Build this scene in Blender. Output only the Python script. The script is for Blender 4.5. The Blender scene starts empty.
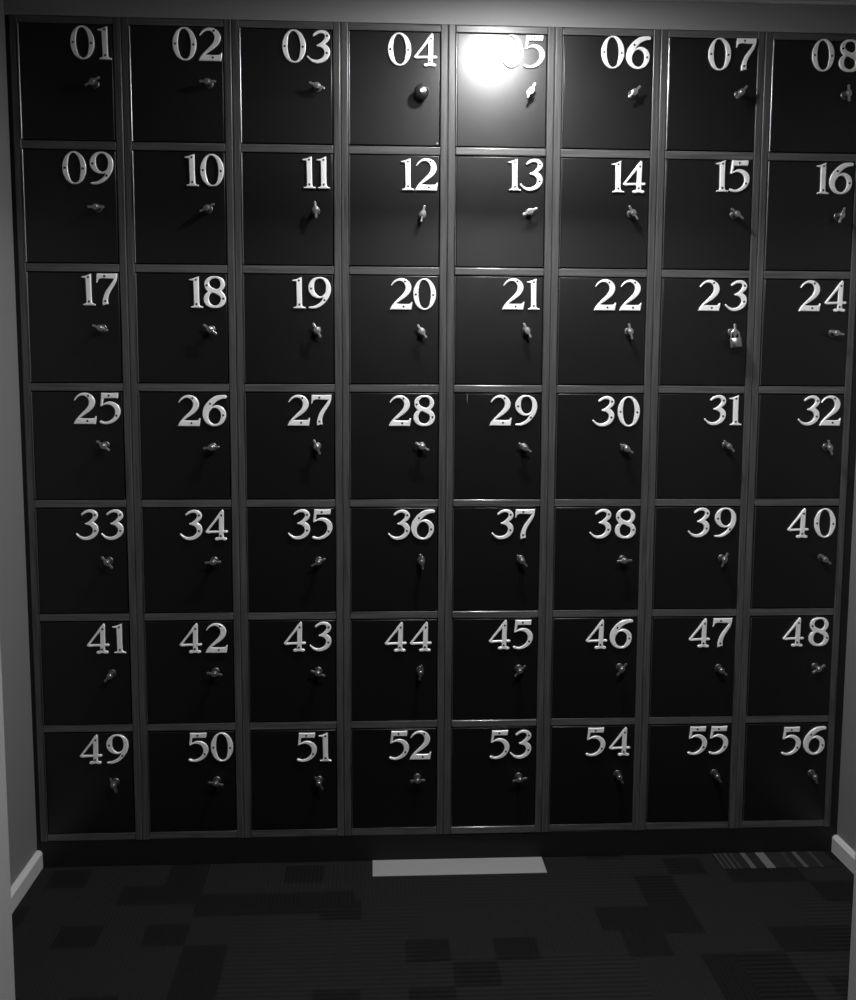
import bpy, bmesh, math, random
from mathutils import Matrix, Vector

random.seed(7)
scene = bpy.context.scene
col = scene.collection

# ------------------------------------------------------------------ basics
def link(o, parent=None):
    col.objects.link(o)
    if parent is not None:
        o.parent = parent
    return o

def obj(name, mesh, mat=None, parent=None, loc=(0, 0, 0), rot=(0, 0, 0)):
    if isinstance(mesh, bmesh.types.BMesh):
        me = bpy.data.meshes.new(name)
        mesh.to_mesh(me)
        mesh.free()
        mesh = me
    if mat is not None and not mesh.materials:
        mesh.materials.append(mat)
    o = bpy.data.objects.new(name, mesh)
    o.location = loc
    o.rotation_euler = rot
    return link(o, parent)

def thing(name, label, cat, loc=(0, 0, 0), group=None):
    o = bpy.data.objects.new(name, None)
    o.empty_display_size = 0.05
    o.location = loc
    tag(o, label, cat, group)
    return link(o)

def tag(o, label, cat, group=None):
    o['label'] = label
    o['category'] = cat
    if group:
        o['group'] = group
    return o

def struct(o):
    o['kind'] = 'structure'
    return o

def smooth(bm, angle=40):
    for f in bm.faces:
        f.smooth = True
    for e in bm.edges:
        if len(e.link_faces) == 2 and e.calc_face_angle(0) > math.radians(angle):
            e.smooth = False
    bm.normal_update()
    for f in bm.faces:                      # broad flat faces keep their own true normal
        if max(abs(c) for c in f.normal) > 0.9995:
            f.smooth = False
    return bm

def add_box(bm, x0, x1, y0, y1, z0, z1, bev=0.0, seg=2):
    vs = [bm.verts.new((x, y, z)) for x in (x0, x1) for y in (y0, y1) for z in (z0, z1)]
    idx = [(0, 1, 3, 2), (4, 6, 7, 5), (0, 4, 5, 1), (2, 3, 7, 6), (0, 2, 6, 4), (1, 5, 7, 3)]
    fs = [bm.faces.new([vs[i] for i in q]) for q in idx]
    bmesh.ops.recalc_face_normals(bm, faces=fs)
    if bev > 0:
        es = list({e for f in fs for e in f.edges})
        bmesh.ops.bevel(bm, geom=es, offset=bev, segments=seg, affect='EDGES', profile=0.5)
    return bm

def box(x0, x1, y0, y1, z0, z1, bev=0.0, seg=2):
    bm = add_box(bmesh.new(), x0, x1, y0, y1, z0, z1, bev, seg)
    if bev > 0:
        smooth(bm, 50)
    return bm

def lathe(bm, prof, n=24, axis='Y', centre=(0, 0, 0)):
    """prof: list of (radius, height). axis Y runs along -y (out of a door), Z runs along z."""
    rings = []
    cx, cy, cz = centre
    for r, h in prof:
        ring = []
        for k in range(n):
            a = 2 * math.pi * k / n
            if axis == 'Y':
                p = (cx + r * math.cos(a), cy - h, cz + r * math.sin(a))
            else:
                p = (cx + r * math.cos(a), cy + r * math.sin(a), cz + h)
            ring.append(bm.verts.new(p))
        rings.append(ring)
    fs = []
    for a, b in zip(rings, rings[1:]):
        for k in range(n):
            fs.append(bm.faces.new((a[k], a[(k + 1) % n], b[(k + 1) % n], b[k])))
    fs.append(bm.faces.new(rings[0]))
    fs.append(bm.faces.new(rings[-1]))
    bmesh.ops.recalc_face_normals(bm, faces=fs)
    return bm

def tube(bm, pts, r, n=12):
    rings = []
    pts = [Vector(p) for p in pts]
    for i, p in enumerate(pts):
        d = (pts[min(i + 1, len(pts) - 1)] - pts[max(i - 1, 0)]).normalized()
        u = d.cross(Vector((0, 1, 0.001))).normalized()
        v = d.cross(u).normalized()
        rings.append([bm.verts.new(p + r * (math.cos(2 * math.pi * k / n) * u + math.sin(2 * math.pi * k / n) * v)) for k in range(n)])
    fs = []
    for a, b in zip(rings, rings[1:]):
        for k in range(n):
            fs.append(bm.faces.new((a[k], a[(k + 1) % n], b[(k + 1) % n], b[k])))
    fs += [bm.faces.new(rings[0]), bm.faces.new(rings[-1])]
    bmesh.ops.recalc_face_normals(bm, faces=fs)
    return bm

def prism(bm, outline, y0, y1, bev=0.0):
    """outline in (x, z); extruded from y0 (front, smaller) to y1 (back)."""
    a = [bm.verts.new((x, y0, z)) for x, z in outline]
    b = [bm.verts.new((x, y1, z)) for x, z in outline]
    n = len(outline)
    fs = [bm.faces.new(a), bm.faces.new(b)]
    for k in range(n):
        fs.append(bm.faces.new((a[k], a[(k + 1) % n], b[(k + 1) % n], b[k])))
    bmesh.ops.recalc_face_normals(bm, faces=fs)
    if bev > 0:
        es = [e for e in fs[0].edges]
        bmesh.ops.bevel(bm, geom=es, offset=bev, segments=2, affect='EDGES', profile=0.5)
    return bm

# ------------------------------------------------------------------ materials
def g(v):
    return (v, v, v, 1)

def mat(name, base, rough=0.5, metal=0.0, spec=0.5):
    m = bpy.data.materials.new(name)
    m.use_nodes = True
    b = m.node_tree.nodes['Principled BSDF']
    b.inputs['Base Color'].default_value = g(base)
    b.inputs['Roughness'].default_value = rough
    b.inputs['Metallic'].default_value = metal
    b.inputs['Specular IOR Level'].default_value = spec
    return m

def nt(m):
    t = m.node_tree
    return t.nodes, t.links, t.nodes['Principled BSDF']

def node(N, kind, **kw):
    n = N.new(kind)
    for k, v in kw.items():
        setattr(n, k, v)
    return n

def math_node(N, L, op, a, b=None):
    n = N.new('ShaderNodeMath')
    n.operation = op
    for i, v in enumerate((a, b)):
        if v is None:
            continue
        if isinstance(v, (int, float)):
            n.inputs[i].default_value = v
        else:
            L.new(v, n.inputs[i])
    return n.outputs[0]

def ramp(N, L, fac, stops):
    r = N.new('ShaderNodeValToRGB')
    r.color_ramp.elements[0].position, r.color_ramp.elements[0].color = stops[0][0], g(stops[0][1])
    r.color_ramp.elements[1].position, r.color_ramp.elements[1].color = stops[-1][0], g(stops[-1][1])
    for p, c in stops[1:-1]:
        e = r.color_ramp.elements.new(p)
        e.color = g(c)
    L.new(fac, r.inputs[0])
    return r.outputs[0]

def wood(name, scale, lo, hi):
    m = mat(name, hi, 0.32, 0, 0.5)
    N, L, b = nt(m)
    pos = node(N, 'ShaderNodeNewGeometry').outputs['Position']
    mp = node(N, 'ShaderNodeMapping')
    mp.inputs['Scale'].default_value = scale
    L.new(pos, mp.inputs['Vector'])
    n1 = node(N, 'ShaderNodeTexNoise')
    n1.inputs['Scale'].default_value = 1.0
    n1.inputs['Detail'].default_value = 5
    n1.inputs['Roughness'].default_value = 0.6
    L.new(mp.outputs[0], n1.inputs['Vector'])
    c = ramp(N, L, n1.outputs['Fac'], [(0.3, lo), (0.5, (lo + hi) * 0.55), (0.7, hi)])
    L.new(c, b.inputs['Base Color'])
    bp = node(N, 'ShaderNodeBump')
    bp.inputs['Strength'].default_value = 0.12
    bp.inputs['Distance'].default_value = 0.0008
    L.new(n1.outputs['Fac'], bp.inputs['Height'])
    L.new(bp.outputs[0], b.inputs['Normal'])
    return m

WOOD_V = wood('timber_vertical_grain', (230, 60, 5), 0.020, 0.080)
WOOD_H = wood('timber_horizontal_grain', (5, 60, 230), 0.026, 0.095)

WOOD_G = wood('varnished_timber', (5, 60, 230), 0.030, 0.105)
WOOD_G.node_tree.nodes['Principled BSDF'].inputs['Coat Weight'].default_value = 1.0
WOOD_G.node_tree.nodes['Principled BSDF'].inputs['Coat Roughness'].default_value = 0.12

def paint(name, base, rough=0.6, bump=0.05, sc=180):
    m = mat(name, base, rough, 0, 0.3)
    N, L, b = nt(m)
    pos = node(N, 'ShaderNodeNewGeometry').outputs['Position']
    n = node(N, 'ShaderNodeTexNoise')
    n.inputs['Scale'].default_value = sc
    n.inputs['Detail'].default_value = 3
    L.new(pos, n.inputs['Vector'])
    bp = node(N, 'ShaderNodeBump')
    bp.inputs['Strength'].default_value = bump
    bp.inputs['Distance'].default_value = 0.001
    L.new(n.outputs['Fac'], bp.inputs['Height'])
    L.new(bp.outputs[0], b.inputs['Normal'])
    return m

WALL = paint('grey_wall_paint', 0.175)
JAMB = paint('pale_opening_paint', 0.34)
HALLW = paint('dark_hall_paint', 0.07)
CEIL = paint('ceiling_paint', 0.75)
FASCIA = paint('grey_fascia_paint', 0.18)
SKIRT = paint('white_skirting_paint', 0.50, 0.3)
BLACK = paint('black_trim_paint', 0.008, 0.5)

def door_mat():
    m = mat('black_satin_laminate', 0.004, 0.3, 0, 0.55)
    N, L, b = nt(m)
    tc = node(N, 'ShaderNodeNewGeometry').outputs['Position']
    mp = node(N, 'ShaderNodeMapping')
    mp.inputs['Scale'].default_value = (25, 25, 420)
    L.new(tc, mp.inputs['Vector'])
    n = node(N, 'ShaderNodeTexNoise')
    n.inputs['Scale'].default_value = 1
    n.inputs['Detail'].default_value = 3
    L.new(mp.outputs[0], n.inputs['Vector'])
    n2 = node(N, 'ShaderNodeTexNoise')
    n2.inputs['Scale'].default_value = 14
    n2.inputs['Detail'].default_value = 4
    L.new(tc, n2.inputs['Vector'])
    r = node(N, 'ShaderNodeMapRange')
    r.inputs['To Min'].default_value = 0.29
    r.inputs['To Max'].default_value = 0.34
    L.new(n2.outputs['Fac'], r.inputs['Value'])
    L.new(r.outputs[0], b.inputs['Roughness'])
    bp = node(N, 'ShaderNodeBump')
    bp.inputs['Strength'].default_value = 0.04
    bp.inputs['Distance'].default_value = 0.0004
    L.new(n.outputs['Fac'], bp.inputs['Height'])
    L.new(bp.outputs[0], b.inputs['Normal'])
    return m

DOOR = door_mat()
SILVER = mat('silver_numeral_finish', 0.90, 0.36, 0.25, 0.5)
SCREW = mat('dark_screw_steel', 0.03, 0.4, 0.6)
CHROME = mat('chrome_latch', 0.55, 0.36, 1.0)
LATCHM = mat('dull_latch_metal', 0.16, 0.42, 0.9)
HINGE = mat('hinge_metal', 0.30, 0.30, 1.0)
DULL = mat('dull_dark_metal', 0.10, 0.3, 0.9)
BRASS = mat('brushed_padlock_metal', 0.62, 0.3, 1.0)
PALE = mat('pale_drip', 0.25, 0.5)

def carpet():
    m = mat('dark_carpet_tiles', 0.02, 0.95, 0, 0.1)
    N, L, b = nt(m)
    pos = node(N, 'ShaderNodeNewGeometry').outputs['Position']
    sep = node(N, 'ShaderNodeSeparateXYZ')
    L.new(pos, sep.inputs[0])
    X, Y = sep.outputs[0], sep.outputs[1]

    def cells(sx, sy, ox, oy):
        fx = math_node(N, L, 'FLOOR', math_node(N, L, 'ADD', math_node(N, L, 'MULTIPLY', X, sx), ox))
        fy = math_node(N, L, 'FLOOR', math_node(N, L, 'ADD', math_node(N, L, 'MULTIPLY', Y, sy), oy))
        cb = node(N, 'ShaderNodeCombineXYZ')
        L.new(fx, cb.inputs[0])
        L.new(fy, cb.inputs[1])
        w = node(N, 'ShaderNodeTexWhiteNoise', noise_dimensions='3D')
        L.new(cb.outputs[0], w.inputs['Vector'])
        return w.outputs['Value']
    a = cells(9.1, 9.5, 0.3, 0.2)
    c = cells(4.7, 8.3, 7.6, 3.5)
    d = cells(4.0, 4.0, 2.5, 1.1)
    dark1 = math_node(N, L, 'LESS_THAN', a, 0.17)
    dark2 = math_node(N, L, 'LESS_THAN', c, 0.17)
    dk = math_node(N, L, 'MAXIMUM', dark1, dark2)
    # pile ribs, their direction changing from tile to tile
    sx = math_node(N, L, 'SINE', math_node(N, L, 'MULTIPLY', X, 560))
    sy = math_node(N, L, 'SINE', math_node(N, L, 'MULTIPLY', Y, 330))
    pick = math_node(N, L, 'GREATER_THAN', d, 0.55)
    mx = node(N, 'ShaderNodeMix')
    L.new(pick, mx.inputs['Factor'])
    L.new(sx, mx.inputs['A'])
    L.new(sy, mx.inputs['B'])
    rib = mx.outputs['Result']
    n = node(N, 'ShaderNodeTexNoise')
    n.inputs['Scale'].default_value = 240
    n.inputs['Detail'].default_value = 4
    L.new(pos, n.inputs['Vector'])
    base = math_node(N, L, 'SUBTRACT', 0.0105, math_node(N, L, 'MULTIPLY', dk, 0.0048))
    amp = math_node(N, L, 'MULTIPLY', rib, math_node(N, L, 'MULTIPLY', d, 0.0027))
    v = math_node(N, L, 'ADD', base, amp)
    v = math_node(N, L, 'ADD', v, math_node(N, L, 'MULTIPLY', math_node(N, L, 'SUBTRACT', n.outputs['Fac'], 0.5), 0.012))
    v = math_node(N, L, 'MAXIMUM', v, 0.002)
    cb = node(N, 'ShaderNodeCombineColor')
    for i in range(3):
        L.new(v, cb.inputs[i])
    L.new(cb.outputs[0], b.inputs['Base Color'])
    h = math_node(N, L, 'ADD', math_node(N, L, 'MULTIPLY', rib, 0.3), n.outputs['Fac'])
    bp = node(N, 'ShaderNodeBump')
    bp.inputs['Strength'].default_value = 0.5
    bp.inputs['Distance'].default_value = 0.002
    L.new(h, bp.inputs['Height'])
    L.new(bp.outputs[0], b.inputs['Normal'])
    return m

CARPET = carpet()

def pile(name, base, stripes=None):
    m = mat(name, base, 0.95, 0, 0.1)
    N, L, b = nt(m)
    pos = node(N, 'ShaderNodeNewGeometry').outputs['Position']
    n = node(N, 'ShaderNodeTexNoise')
    n.inputs['Scale'].default_value = 300
    L.new(pos, n.inputs['Vector'])
    if stripes:
        sep = node(N, 'ShaderNodeSeparateXYZ')
        L.new(pos, sep.inputs[0])
        r = N.new('ShaderNodeValToRGB')
        r.color_ramp.interpolation = 'CONSTANT'
        x0, x1, st = stripes
        mr = node(N, 'ShaderNodeMapRange')
        mr.inputs['From Min'].default_value = x0
        mr.inputs['From Max'].default_value = x1
        L.new(sep.outputs[0], mr.inputs['Value'])
        L.new(mr.outputs[0], r.inputs[0])
        els = r.color_ramp.elements
        els[0].position, els[0].color = 0.0, g(base)
        els[1].position, els[1].color = st[0][0], g(st[0][1])
        for p, c in st[1:]:
            e = els.new(p)
            e.color = g(c)
        L.new(r.outputs[0], b.inputs['Base Color'])
    bp = node(N, 'ShaderNodeBump')
    bp.inputs['Strength'].default_value = 0.4
    bp.inputs['Distance'].default_value = 0.0015
    L.new(n.outputs['Fac'], bp.inputs['Height'])
    L.new(bp.outputs[0], b.inputs['Normal'])
    return m

PALE_PILE = pile('pale_grey_carpet', 0.24)
STRIPE_PILE = pile('striped_carpet', 0.011, (1.995, 2.335, [
    (0.01, 0.035), (0.025, 0.012), (0.055, 0.038), (0.070, 0.012), (0.10, 0.045), (0.115, 0.012), (0.15, 0.032), (0.165, 0.012),
    (0.245, 0.065), (0.29, 0.012), (0.38, 0.105), (0.46, 0.014), (0.60, 0.022), (0.64, 0.012), (0.705, 0.060), (0.745, 0.014), (0.85, 0.030), (0.88, 0.012)]))

# ------------------------------------------------------------------ numerals
# outlines traced on a common grid: (x, y, corner?) with y downwards, then scaled so that height = 1
DIG = {}
def digit(ch, x0, y0, y1, contours, screws):
    h = float(y1 - y0)
    cv = lambda p: ((p[0] - x0) / h, (y1 - p[1]) / h)
    DIG[ch] = ([[(cv(p) + (len(p) > 2,)) for p in c] for c in contours], [cv(s) for s in screws])

C = 1
digit('0', 334, 82, 645,
      [[(541, 82), (640, 118), (722, 230), (748, 365), (722, 500), (640, 612), (541, 645), (442, 612), (360, 500), (334, 365), (360, 230), (442, 118)],
       [(520, 116), (468, 160), (440, 260), (434, 370), (452, 490), (494, 585), (548, 610), (604, 580), (636, 480), (646, 370), (632, 250), (585, 150)]],
      [(384, 368), (694, 376)])
digit('1', 75, 88, 664,
      [[(258, 88, C), (258, 250), (258, 430), (262, 600, C), (285, 622), (325, 630, C), (322, 664, C), (210, 662), (100, 660, C), (102, 630, C), (140, 622), (157, 600, C),
        (155, 430), (153, 300), (150, 180, C), (110, 175), (75, 166, C), (78, 146, C), (150, 132), (215, 105)]],
      [(205, 157), (210, 588)])
digit('2', 78, 68, 558,
      [[(92, 182, C), (130, 125), (190, 82), (265, 68), (345, 92), (402, 150), (418, 222), (395, 290), (340, 352), (262, 408), (182, 460, C),
        (300, 464), (378, 462, C), (402, 452), (414, 426, C), (438, 430, C), (430, 490), (418, 558, C), (250, 557), (78, 556, C), (100, 505), (150, 440), (225, 365), (290, 295),
        (318, 235), (312, 175), (275, 132), (225, 118), (165, 140), (108, 196, C)]],
      [(318, 118), (296, 505)])
digit('3', 75, 130, 608,
      [[(160, 205), (185, 175), (240, 142), (310, 130), (380, 155), (418, 215), (402, 275), (348, 328, C), (400, 372), (420, 440), (398, 515), (330, 580), (230, 608),
        (150, 590), (98, 545), (73, 510), (90, 494), (115, 518), (165, 546), (215, 553), (285, 530), (325, 480), (325, 425), (295, 388), (255, 372), (225, 365), (216, 345),
        (245, 332), (300, 290), (335, 240), (330, 200), (290, 182), (240, 190), (190, 220), (170, 226)]],
      [(374, 216), (370, 460)])
digit('4', 66, 105, 592,
      [[(340, 103), (362, 128, C), (360, 280), (358, 432, C), (408, 432), (422, 452), (408, 472), (356, 474, C), (354, 510), (356, 540, C), (392, 548), (406, 568), (390, 592),
        (310, 586), (225, 592), (212, 566), (230, 546), (272, 540, C), (274, 510), (274, 476, C), (180, 478), (90, 480), (66, 456), (90, 418), (200, 275), (318, 118)],
       [(280, 246, C), (200, 340), (122, 438, C), (200, 436), (277, 434, C)]],
      [(322, 192), (308, 518)])
digit('5', 405, 120, 585,
      [[(438, 120, C), (560, 124), (692, 118, C), (690, 160), (680, 206, C), (580, 204), (478, 206, C), (470, 245), (462, 284, C), (510, 258), (570, 248), (650, 275), (702, 330), (716, 395),
        (695, 470), (630, 545), (530, 585), (455, 582), (408, 562), (404, 540), (425, 528), (480, 545), (550, 528), (610, 475), (632, 410), (615, 345), (570, 308), (520, 298),
        (470, 308), (440, 326, C), (418, 318, C), (430, 220)]],
      [(552, 163), (655, 456)])
digit('6', 440, 105, 562,
      [[(790, 112), (800, 135), (785, 156), (740, 162), (660, 195), (600, 250), (582, 272, C), (640, 250), (710, 266), (768, 320), (784, 400), (760, 480), (700, 540), (615, 562),
        (530, 540), (462, 470), (440, 385), (455, 300), (500, 225), (570, 155), (640, 115), (710, 105)],
       [(600, 298), (555, 335), (530, 400), (540, 465), (585, 515), (640, 522), (690, 470), (704, 410), (690, 340), (648, 302)]],
      [(556, 230), (742, 398)])
digit('7', 445, 70, 566,
      [[(456, 70, C), (610, 72), (776, 68, C), (770, 140), (752, 205), (700, 295), (655, 370), (628, 450), (626, 500), (634, 540, C), (590, 550), (538, 568, C), (535, 510), (552, 430),
        (590, 340), (650, 255), (700, 185), (716, 156, C), (620, 154), (520, 154), (485, 172), (465, 214), (448, 218, C), (452, 140)]],
      [(580, 114), (582, 492)])
digit('8', 437, 85, 570,
      [[(610, 85), (690, 96), (748, 145), (765, 200), (750, 262), (712, 312, C), (758, 360), (778, 425), (758, 500), (698, 555), (605, 570), (515, 553), (455, 500), (437, 430), (455, 365),
        (500, 318, C), (462, 270), (450, 205), (470, 142), (530, 96)],
       [(600, 122), (548, 148), (527, 190), (545, 235), (600, 268), (640, 278), (678, 250), (690, 200), (672, 145), (640, 124)],
       [(566, 340), (530, 380), (520, 430), (535, 485), (580, 520), (635, 520), (678, 482), (692, 430), (680, 392), (630, 362)]],
      [(490, 226), (738, 422)])
digit('9', 368, 103, 600,
      [[(545, 103), (630, 122), (700, 180), (728, 275), (715, 370), (665, 465), (590, 545), (500, 592), (430, 600), (378, 590), (368, 575), (385, 562), (440, 556), (520, 520), (575, 470), (598, 428, C),
        (545, 440), (470, 425), (400, 370), (368, 285), (388, 195), (455, 125)],
       [(530, 138), (480, 175), (464, 250), (475, 330), (515, 385), (560, 402), (615, 372), (640, 300), (638, 225), (605, 160), (565, 138)]],
      [(416, 285), (624, 462)])

NUM_H = 0.0868
NUM_T = 0.0060
def numeral_mesh(ch):
    cu = bpy.data.curves.new('numeral_outline', 'CURVE')
    cu.dimensions = '2D'
    cu.fill_mode = 'BOTH'
    cu.resolution_u = 5
    cu.extrude = 0.0008
    cu.bevel_depth = 0.0022
    cu.bevel_resolution = 2
    cu.offset = -0.0026
    for c in DIG[ch][0]:
        s = cu.splines.new('BEZIER')
        s.bezier_points.add(len(c) - 1)
        s.use_cyclic_u = True
        for bp, (x, y, k) in zip(s.bezier_points, c):
            bp.co = (x * NUM_H, y * NUM_H, 0)
            bp.handle_left_type = bp.handle_right_type = 'VECTOR' if k else 'AUTO'
    o = bpy.data.objects.new('numeral_tmp', cu)
    col.objects.link(o)
    bpy.context.view_layer.update()
    dg = bpy.context.evaluated_depsgraph_get()
    me = bpy.data.meshes.new_from_object(o.evaluated_get(dg))
    bpy.data.objects.remove(o)
    bpy.data.curves.remove(cu)
    me.name = 'numeral'
    me.transform(Matrix.Translation((0, -NUM_T / 2, 0)) @ Matrix.Rotation(math.pi / 2, 4, 'X'))
    bm = bmesh.new()
    bm.from_mesh(me)
    bmesh.ops.remove_doubles(bm, verts=bm.verts, dist=1e-5)
    smooth(bm, 38)
    bm.to_mesh(me)
    bm.free()
    me.materials.clear()
    me.materials.append(SILVER)
    xs = [v.co.x for v in me.vertices]
    return me, min(xs), max(xs)

NUM = {ch: numeral_mesh(ch) for ch in DIG}

def screw_mesh():
    bm = lathe(bmesh.new(), [(0.0030, -0.0005), (0.0030, 0.0003), (0.0022, 0.0009), (0.0006, 0.0011)], 12)
    smooth(bm)
    me = bpy.data.meshes.new('screw')
    bm.to_mesh(me)
    bm.free()
    me.materials.append(SCREW)
    return me
SCREW_ME = screw_mesh()

# ------------------------------------------------------------------ lockers
PX, PZ = 0.29, 0.3217            # column and row pitch
X0, ZTOP = 0.033, 2.3245         # left edge of the bank, top of the upper openings
SIDE = 0.0205                    # thickness of a side panel
OW, OH = 0.249, 0.300            # opening
SH = PZ - OH                     # shelf thickness
DEPTH = 0.40
E = 0.0002

def share(bm, name, m):
    me = bpy.data.meshes.new(name)
    bm.to_mesh(me)
    bm.free()
    me.materials.append(m)
    return me

# local frame of a locker: origin at the middle of its base, y = 0 the front face of the frame
ZB = 0.0
def vedge_box(x0, x1, y0, y1, z0, z1, bev):
    """box with only its two front vertical edges rounded, so stacked segments read as one upright"""
    bm = add_box(bmesh.new(), x0, x1, y0, y1, z0, z1)
    es = [e for e in bm.edges if all(abs(v.co.y - y0) < 1e-6 for v in e.verts) and abs(e.verts[0].co.z - e.verts[1].co.z) > 1e-3]
    bmesh.ops.bevel(bm, geom=es, offset=bev, segments=3, affect='EDGES', profile=0.5)
    return smooth(bm, 50)

HW = PX / 2
SIDE_L = share(vedge_box(-HW + E, -HW + SIDE, 0, DEPTH, 0, PZ, 0.0028), 'side_panel', WOOD_V)
SIDE_R = share(vedge_box(HW - SIDE, HW - E, 0, DEPTH, 0, PZ, 0.0028), 'side_panel', WOOD_V)
TOPX = 0.0190
SIDE_LT = share(vedge_box(-HW + E, -HW + SIDE, 0, DEPTH, 0, PZ + TOPX, 0.0028), 'side_panel', WOOD_V)
SIDE_RT = share(vedge_box(HW - SIDE, HW - E, 0, DEPTH, 0, PZ + TOPX, 0.0028), 'side_panel', WOOD_V)
SHELF = share(box(-OW / 2 + E, OW / 2 - E, 0.0008, DEPTH, E, SH - E, 0.0018, 3), 'shelf', WOOD_H)
SHELF_P = share(box(-OW / 2 + E, OW / 2 - E, -0.0035, DEPTH, E, SH - E, 0.0035, 4), 'shelf', WOOD_G)   # stands slightly proud
TOP = share(box(-OW / 2 + E, OW / 2 - E, 0.0008, DEPTH, PZ + E, PZ + TOPX - E, 0.0018, 3), 'top_panel', WOOD_H)
BACK = share(box(-OW / 2 + E, OW / 2 - E, DEPTH - 0.012, DEPTH - E, SH, PZ - E), 'back_panel', BLACK)
GAP = 0.0026
DOOR_ME = share(box(-OW / 2 + 0.0046, OW / 2 - GAP, -0.0006, 0.0164, SH + GAP, PZ - GAP, 0.0014, 3), 'door', DOOR)
HINGE_ME = share(smooth(lathe(bmesh.new(), [(0.0017, SH + GAP), (0.0017, PZ - GAP)], 14, 'Z', (-OW / 2 + 0.0023, -0.0004, 0)), 60), 'hinge', HINGE)

def latch_base():
    bm = bmesh.new()
    lathe(bm, [(0.0115, 0.0), (0.0115, 0.0020), (0.0100, 0.0034), (0.0072, 0.0036), (0.0072, 0.0240), (0.0064, 0.0249)], 24)
    return smooth(bm, 35)

def latch_bar():
    bm = bmesh.new()
    pts = []
    L, w, R = 0.0225, 0.0034, 0.0100
    # upper hub arc, right tab, lower hub arc, left tab
    a0 = math.asin(w / R)
    arc = [(R * math.cos(a), R * 0.82 * math.sin(a)) for a in [a0 + (math.pi - 2 * a0) * k / 10 for k in range(11)]]
    right = [(L - w + w * math.cos(a), w * math.sin(a)) for a in [-math.pi / 2 + math.pi * k / 6 for k in range(7)]]
    pts = right + arc + [(-x, -z) for x, z in right] + [(-x, -z) for x, z in arc]
    prism(bm, pts, -0.0300, -0.0249, 0.0010)
    lathe(bm, [(0.0050, 0.0300), (0.0050, 0.0318), (0.0040, 0.0326)], 16)
    add_box(bm, -0.0030, 0.0030, -0.0331, -0.0320, -0.0005, 0.0005)
    return smooth(bm, 35)

LATCH_BASE = share(latch_base(), 'latch', LATCHM)
LATCH_BAR = share(latch_bar(), 'latch_bar', CHROME)

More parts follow.
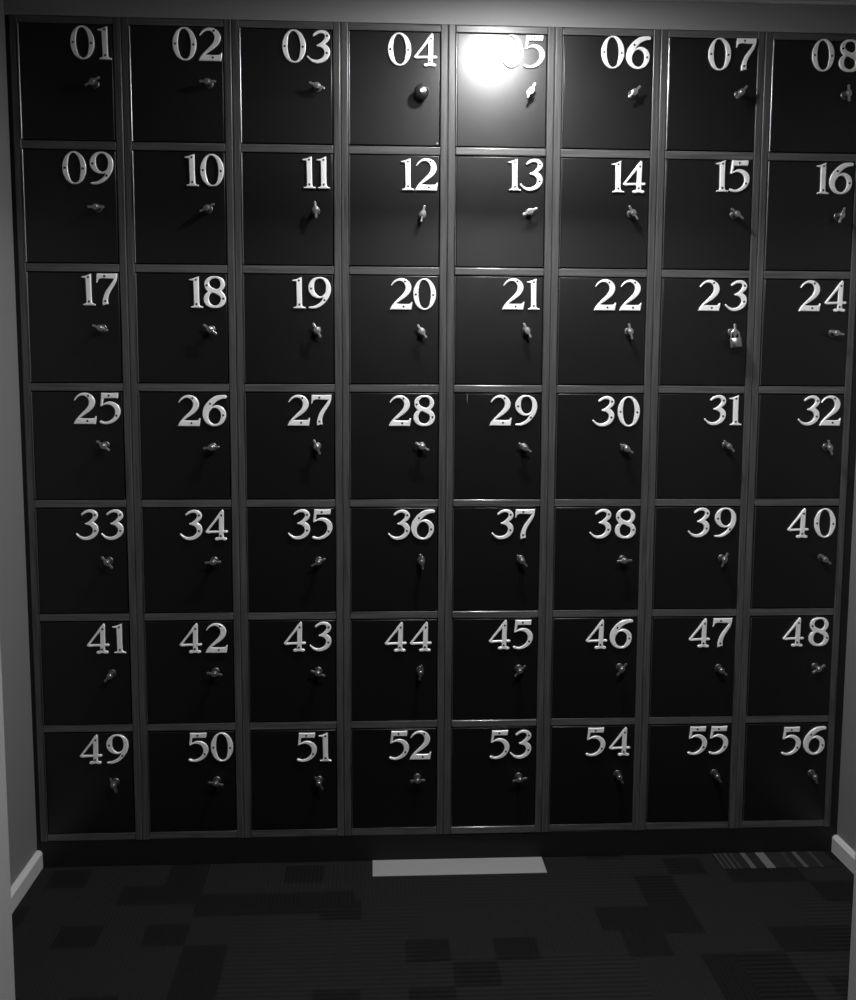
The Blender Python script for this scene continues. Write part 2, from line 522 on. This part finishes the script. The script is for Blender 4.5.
# numeral pair: left end, right end and middle height, then the latch; all measured from the top left corner of the opening
MEASURE = {
    1: (0.1384, 0.2458, -0.0485, 0.1990, -0.1537),
    2: (0.1151, 0.2458, -0.0466, 0.2094, -0.1479),
    3: (0.1142, 0.2418, -0.0466, 0.2072, -0.1527),
    4: (0.1059, 0.2395, -0.0485, 0.1963, -0.1629),
    5: (0.1186, 0.2409, -0.0475, 0.2020, -0.1547),
    6: (0.1053, 0.2412, -0.0443, 0.1933, -0.1533),
    7: (0.1104, 0.2436, -0.0433, 0.1986, -0.1480),
    8: (0.1092, 0.2459, -0.0401, 0.2072, -0.1448),
    9: (0.1067, 0.2417, -0.0492, 0.1980, -0.1536),
    10: (0.1404, 0.2446, -0.0503, 0.2016, -0.1524),
    11: (0.1643, 0.2398, -0.0520, 0.2010, -0.1539),
    12: (0.1415, 0.2428, -0.0531, 0.2010, -0.1607),
    13: (0.1440, 0.2403, -0.0500, 0.2034, -0.1516),
    14: (0.1403, 0.2366, -0.0512, 0.1985, -0.1506),
    15: (0.1415, 0.2380, -0.0450, 0.1981, -0.1496),
    16: (0.1366, 0.2415, -0.0470, 0.2037, -0.1499),
    17: (0.1469, 0.2435, -0.0475, 0.2000, -0.1513),
    18: (0.1454, 0.2447, -0.0519, 0.2033, -0.1532),
    19: (0.1342, 0.2406, -0.0513, 0.2024, -0.1536),
    20: (0.1117, 0.2391, -0.0524, 0.2000, -0.1546),
    21: (0.1325, 0.2379, -0.0497, 0.2007, -0.1499),
    22: (0.0997, 0.2343, -0.0499, 0.1991, -0.1506),
    23: (0.1051, 0.2428, -0.0487, 0.2034, -0.1500),
    24: (0.1025, 0.2391, -0.0472, 0.2042, -0.1508),
    25: (0.1145, 0.2422, -0.0471, 0.1983, -0.1482),
    26: (0.1068, 0.2425, -0.0525, 0.2011, -0.1528),
    27: (0.1178, 0.2403, -0.0507, 0.2000, -0.1512),
    28: (0.1085, 0.2379, -0.0511, 0.2012, -0.1495),
    29: (0.1010, 0.2355, -0.0493, 0.1991, -0.1520),
    30: (0.1026, 0.2374, -0.0513, 0.1971, -0.1546),
    31: (0.1325, 0.2403, -0.0470, 0.1990, -0.1472),
    32: (0.1140, 0.2395, -0.0473, 0.2013, -0.1512),
    33: (0.1104, 0.2414, -0.0476, 0.1990, -0.1497),
    34: (0.1061, 0.2393, -0.0492, 0.1994, -0.1507),
    35: (0.1160, 0.2409, -0.0484, 0.2018, -0.1522),
    36: (0.1068, 0.2396, -0.0504, 0.2012, -0.1522),
    37: (0.1105, 0.2341, -0.0497, 0.1956, -0.1508),
    38: (0.1013, 0.2346, -0.0493, 0.1987, -0.1523),
    39: (0.0964, 0.2361, -0.0465, 0.1985, -0.1508),
    40: (0.0976, 0.2387, -0.0488, 0.2020, -0.1508),
    41: (0.1303, 0.2388, -0.0489, 0.1976, -0.1503),
    42: (0.0982, 0.2330, -0.0502, 0.1977, -0.1478),
    43: (0.1011, 0.2359, -0.0486, 0.1986, -0.1496),
    44: (0.0977, 0.2320, -0.0516, 0.1990, -0.1499),
    45: (0.1063, 0.2334, -0.0479, 0.1941, -0.1486),
    46: (0.0973, 0.2345, -0.0492, 0.1992, -0.1475),
    47: (0.1093, 0.2356, -0.0478, 0.2006, -0.1530),
    48: (0.0976, 0.2347, -0.0478, 0.1987, -0.1523),
    49: (0.1008, 0.2381, -0.0489, 0.1984, -0.1466),
    50: (0.1155, 0.2432, -0.0473, 0.1955, -0.1469),
    51: (0.1344, 0.2340, -0.0518, 0.1985, -0.1504),
    52: (0.1098, 0.2321, -0.0502, 0.1920, -0.1478),
    53: (0.1122, 0.2338, -0.0523, 0.1981, -0.1498),
    54: (0.1041, 0.2359, -0.0485, 0.2002, -0.1472),
    55: (0.1163, 0.2372, -0.0491, 0.1995, -0.1491),
    56: (0.1078, 0.2406, -0.0544, 0.2021, -0.1555),
}
# turn of each latch bar, degrees anticlockwise from level, with the wording of its label
TURN = dict(zip(range(1, 57), [
    30, 0, -20, 0, 62, 45, 50, 95,   0, 28, 95, 78, 25, -55, -38, 72,   -20, -36, -60, -54, -62, -76, 92, -12,
    -38, 5, -66, -28, -34, -34, -45, -74,   -48, 3, 28, -80, -48, 4, 68, -36,   46, -8, -22, 82, 46, 52, -40, 32,
    -68, -12, -60, 3, 12, -58, -58, -70]))

def turn_words(a):
    a = (a + 90) % 180 - 90
    if abs(a) <= 8:
        return 'latch turned level'
    if abs(a) >= 75:
        return 'latch turned upright'
    return 'latch slanting up to the right' if a > 0 else 'latch slanting down to the right'

for n in range(1, 57):
    c, r = (n - 1) % 8, (n - 1) // 8
    xc = X0 + PX * (c + 0.5)
    zb = ZTOP - OH - PZ * r - SH
    num = '%02d' % n
    if n == 4:
        lab = 'black locker numbered 04, with a dark round knob for a latch'
    elif n == 23:
        lab = 'black locker numbered 23, the one with a padlock hanging on its latch'
    elif n == 5:
        lab = 'black locker numbered 05, the lamp glaring on its door, latch slanting up to the right'
    else:
        lab = 'black locker numbered %s in a timber frame, %s' % (num, turn_words(TURN[n]))
    lk = thing('locker', lab, 'locker', (xc, 0, zb), 'numbered lockers in the wall bank')
    obj('side_panel', SIDE_LT if r == 0 else SIDE_L, parent=lk)
    obj('side_panel', SIDE_RT if r == 0 else SIDE_R, parent=lk)
    obj('shelf', SHELF_P if c == 4 else SHELF, parent=lk)
    if r == 0:
        obj('top_panel', TOP, parent=lk)
    obj('back_panel', BACK, parent=lk)
    d = obj('door', DOOR_ME, parent=lk)
    d['label'] = 'black satin locker door'
    hg = obj('hinge', HINGE_ME, parent=lk)
    hg['label'] = 'thin metal strip hinge'
    l, rt, zm, lx, lz = MEASURE[n]
    ox, oz = -OW / 2, PZ
    for k, ch in enumerate(num):
        me, mn, mxx = NUM[ch]
        x = ox + l - mn if k == 0 else ox + rt - mxx
        z = oz + zm - NUM_H / 2
        o = obj('numeral', me, parent=lk, loc=(x, -0.0007, z))
        o['label'] = 'silver screwed-on numeral ' + ch
        for sx, sz in DIG[ch][1]:
            obj('screw', SCREW_ME, parent=o, loc=(sx * NUM_H, -NUM_T, sz * NUM_H))
    if n == 4:
        bm = lathe(bmesh.new(), [(0.0180, 0), (0.0180, 0.003), (0.0125, 0.006), (0.0115, 0.012), (0.0155, 0.017), (0.0195, 0.022),
                                 (0.0200, 0.027), (0.0180, 0.032), (0.0120, 0.0355), (0.0050, 0.0365)], 28)
        kb = obj('knob', smooth(bm, 60), DULL, lk, (ox + lx, -0.0007, oz + lz))
        kb['label'] = 'dark round metal knob'
        bm = lathe(bmesh.new(), [(0.0060, 0.0360), (0.0060, 0.0385), (0.0045, 0.0392)], 16)
        add_box(bm, -0.0035, 0.0035, -0.0398, -0.0388, -0.0006, 0.0006)
        obj('keyway', smooth(bm), CHROME, kb)
        bm = box(OW / 2 - 0.012, OW / 2 - 0.0045, -0.0035, -0.0007, SH + 0.004, SH + 0.011, 0.001)
        cl = obj('corner_clip', bm, LATCHM, lk)
    else:
        la = obj('latch', LATCH_BASE, parent=lk, loc=(ox + lx, -0.0007, oz + lz))
        la['label'] = 'metal turn latch'
        obj('latch_bar', LATCH_BAR, parent=la, rot=(0, -math.radians(TURN[n]), 0))
    if n == 29:
        bm = bmesh.new()
        prism(bm, [(ox + 0.0376, oz - 0.004), (ox + 0.0390, oz - 0.004), (ox + 0.0388, oz - 0.022), (ox + 0.0384, oz - 0.031), (ox + 0.0379, oz - 0.022)], -0.0010, -0.0005)
        dr = obj('paint_drip', bm, PALE, lk)
        dr['label'] = 'short pale drip mark'

# ------------------------------------------------------------------ padlock on locker 23
n = 23
xc = X0 + PX * (6 + 0.5) - OW / 2 + MEASURE[n][3]
zc = ZTOP - PZ * 2 + MEASURE[n][4]
pl = thing('padlock', 'small silver padlock hanging from the latch of locker 23', 'padlock', (xc + 0.000, -0.0330, zc - 0.0110))
bm = bmesh.new()
front = [(0.0160 * math.sin(t), 0.0016 - 0.0086 * math.cos(t)) for t in [math.radians(-84 + 168 * k / 14) for k in range(15)]]
back = [(x, -y) for x, y in reversed(front)]
outl = front + back
levels = [(-0.0315, 0.90), (-0.0303, 1.0), (-0.0072, 1.0), (-0.0060, 0.90)]
rings = [[bm.verts.new((x * f, y * f, z)) for x, y in outl] for z, f in levels]
for ra, rb in zip(rings, rings[1:]):
    for k in range(len(outl)):
        bm.faces.new((ra[k], ra[(k + 1) % len(outl)], rb[(k + 1) % len(outl)], rb[k]))
bm.faces.new(rings[0])
bm.faces.new(rings[-1])
bmesh.ops.recalc_face_normals(bm, faces=bm.faces)
obj('padlock_body', smooth(bm, 35), BRASS, pl)
pts = [(-0.0110, 0, -0.0060), (-0.0110, 0, 0.0040)]
for k in range(1, 12):
    a = math.pi - math.pi * k / 12
    pts.append((0.0110 * math.cos(a), 0, 0.0040 + 0.0110 * math.sin(a)))
pts += [(0.0110, 0, 0.0040), (0.0110, 0, -0.0060)]
obj('shackle', smooth(tube(bmesh.new(), pts, 0.0023), 60), CHROME, pl)
bm = lathe(bmesh.new(), [(0.0034, 0.0), (0.0034, 0.0008)], 14, 'Z', (0.004, 0, -0.0322))
obj('keyhole', bm, SCREW, pl)
pl.rotation_euler = (0, math.radians(-8), math.radians(-8))

# ------------------------------------------------------------------ the setting
CEIL_Z = 2.4185
FZ = -0.006                        # floor level
XL, XR = 0.022, 2.376
YJ = -0.80                        # nook side of the wall with the opening
TJ = 0.12
JL, JR = 0.2264, 2.0384
HXL, HXR, HYB = -1.6, 3.9, -4.2
struct(obj('floor', box(HXL - 0.1, HXR + 0.1, HYB - 0.1, 0.55, -0.08, FZ), CARPET))
struct(obj('ceiling', box(HXL - 0.1, HXR + 0.1, HYB - 0.1, 0.55, CEIL_Z, CEIL_Z + 0.1), CEIL))
struct(obj('wall_back', box(XL - 0.1, XR + 0.1, 0.41, 0.53, FZ, CEIL_Z), WALL))
struct(obj('wall_left', box(XL - 0.1, XL, YJ, 0.41, FZ, CEIL_Z), WALL))
struct(obj('wall_right', box(XR, XR + 0.1, YJ, 0.41, FZ, CEIL_Z), WALL))
struct(obj('wall_opening_left', box(HXL, JL, YJ - TJ, YJ, FZ, CEIL_Z), JAMB))
struct(obj('wall_opening_right', box(JR, HXR, YJ - TJ, YJ, FZ, CEIL_Z), JAMB))
struct(obj('wall_opening_top', box(JL, JR, YJ - TJ, YJ, 2.145, CEIL_Z), JAMB))
struct(obj('wall_hall_left', box(HXL - 0.1, HXL, HYB, YJ, FZ, CEIL_Z), HALLW))
struct(obj('wall_hall_right', box(HXR, HXR + 0.1, HYB, YJ, FZ, CEIL_Z), HALLW))
struct(obj('wall_front', box(HXL, HXR, HYB - 0.1, HYB, FZ, CEIL_Z), HALLW))
BZ = ZTOP + TOPX                  # top of the bank
Z_B = ZTOP - OH - PZ * 6 - SH     # underside of the bank
struct(obj('trim_1', box(XL, XR, -0.001, 0.40, BZ + 0.0003, CEIL_Z, 0.0), FASCIA))
struct(obj('trim_2', box(XL + E, X0 - E, 0.004, 0.03, Z_B, BZ), BLACK))
struct(obj('trim_3', box(X0 + 8 * PX + E, XR - E, 0.004, 0.03, Z_B, BZ), BLACK))
struct(obj('trim_4', box(XL + E, XR - E, 0.002, 0.40, FZ, Z_B - 0.0003, 0.0015), BLACK))

def skirting(x, s):
    """board profile run along y; s = +1 stands on the left wall, -1 on the right"""
    bm = bmesh.new()
    prof = [(0, FZ), (0.016, FZ), (0.016, FZ + 0.044), (0.0095, FZ + 0.052), (0, FZ + 0.052)]
    a = [bm.verts.new((x + s * px, 0.0010, z)) for px, z in prof]
    b = [bm.verts.new((x + s * px, YJ, z)) for px, z in prof]
    k = len(prof)
    bm.faces.new(a)
    bm.faces.new(b)
    for i in range(k):
        bm.faces.new((a[i], a[(i + 1) % k], b[(i + 1) % k], b[i]))
    bmesh.ops.recalc_face_normals(bm, faces=bm.faces)
    return bm
struct(obj('baseboard_left', skirting(XL, 1), SKIRT))
struct(obj('baseboard_right', skirting(XR, -1), SKIRT))

# carpet offcuts laid along the plinth
tag(obj('carpet_strip', box(0.9853, 1.4840, -0.0990, 0.0010, FZ, FZ + 0.0022, 0.0008), PALE_PILE),
    'plain pale grey carpet strip on the floor against the middle of the plinth', 'carpet strip')
tag(obj('carpet_strip', box(1.9950, 2.3350, -0.0990, 0.0010, FZ, FZ + 0.0020, 0.0008), STRIPE_PILE),
    'dark carpet strip with pale stripes on the floor in the right corner', 'carpet strip')

# ------------------------------------------------------------------ lamps
def emission(name, s):
    m = bpy.data.materials.new(name)
    m.use_nodes = True
    N, L = m.node_tree.nodes, m.node_tree.links
    N.clear()
    o = N.new('ShaderNodeOutputMaterial')
    e = N.new('ShaderNodeEmission')
    e.inputs['Strength'].default_value = s
    L.new(e.outputs[0], o.inputs[0])
    return m

LAMP = 1050.0
HALL = 140.0
LX, LY, LR, LH = 1.358, -0.43, 0.045, 0.006

def fitting(name, label, x, y, r, h, strength, ring):
    t = thing(name, label, 'ceiling light', (x, y, CEIL_Z))
    bm = lathe(bmesh.new(), [(r + ring, 0.0), (r + ring, -0.004), (r + ring * 0.5, -0.008), (r + 0.002, -0.007), (r + 0.001, 0.0)], 48, 'Z')
    obj('trim_ring', smooth(bm), SKIRT, t)
    prof = [(r, -0.0005)]
    for k in range(0, 8):
        a = (math.pi / 2) * k / 8
        prof.append((r * math.cos(a), -0.006 - h * math.sin(a)))
    prof.append((0.001, -0.006 - h))
    bm = lathe(bmesh.new(), prof, 48, 'Z')
    obj('lens', smooth(bm, 60), emission(name + '_glow', strength), t)
    return t
fitting('downlight', 'small round ceiling downlight just in front of locker 05', LX, LY, LR, LH, LAMP, 0.018)
fitting('ceiling_lamp', 'dim round ceiling lamp out in the hall', 1.50, -1.60, 0.16, 0.02, HALL, 0.02)

w = bpy.data.worlds.new('dark_world')
scene.world = w
w.use_nodes = True
w.node_tree.nodes['Background'].inputs[0].default_value = (0, 0, 0, 1)

# ------------------------------------------------------------------ camera
cd = bpy.data.cameras.new('camera')
cam = bpy.data.objects.new('camera', cd)
link(cam)
cd.sensor_fit = 'HORIZONTAL'
cd.sensor_width = 36.0
cd.lens = 36.0 * 1050.0 / 856.0
cd.clip_start = 0.02
right = Vector((0.99849527, -0.05466602, 0.00433913))
down = Vector((-0.00181181, -0.11196937, -0.99371001))
ahead = Vector((0.05480802, 0.99220688, -0.11189993))
m3 = Matrix((right, -down, -ahead)).transposed()
cam.matrix_world = Matrix.Translation((0.98082, -2.94090, 1.38913)) @ m3.to_4x4()
scene.camera = cam

scene.view_settings.view_transform = 'Standard'
scene.view_settings.look = 'None'
scene.view_settings.gamma = 1.0
scene.view_settings.use_curve_mapping = False
scene.view_settings.exposure = 0.0
scene.cycles.use_denoising = True
scene.cycles.max_bounces = 8
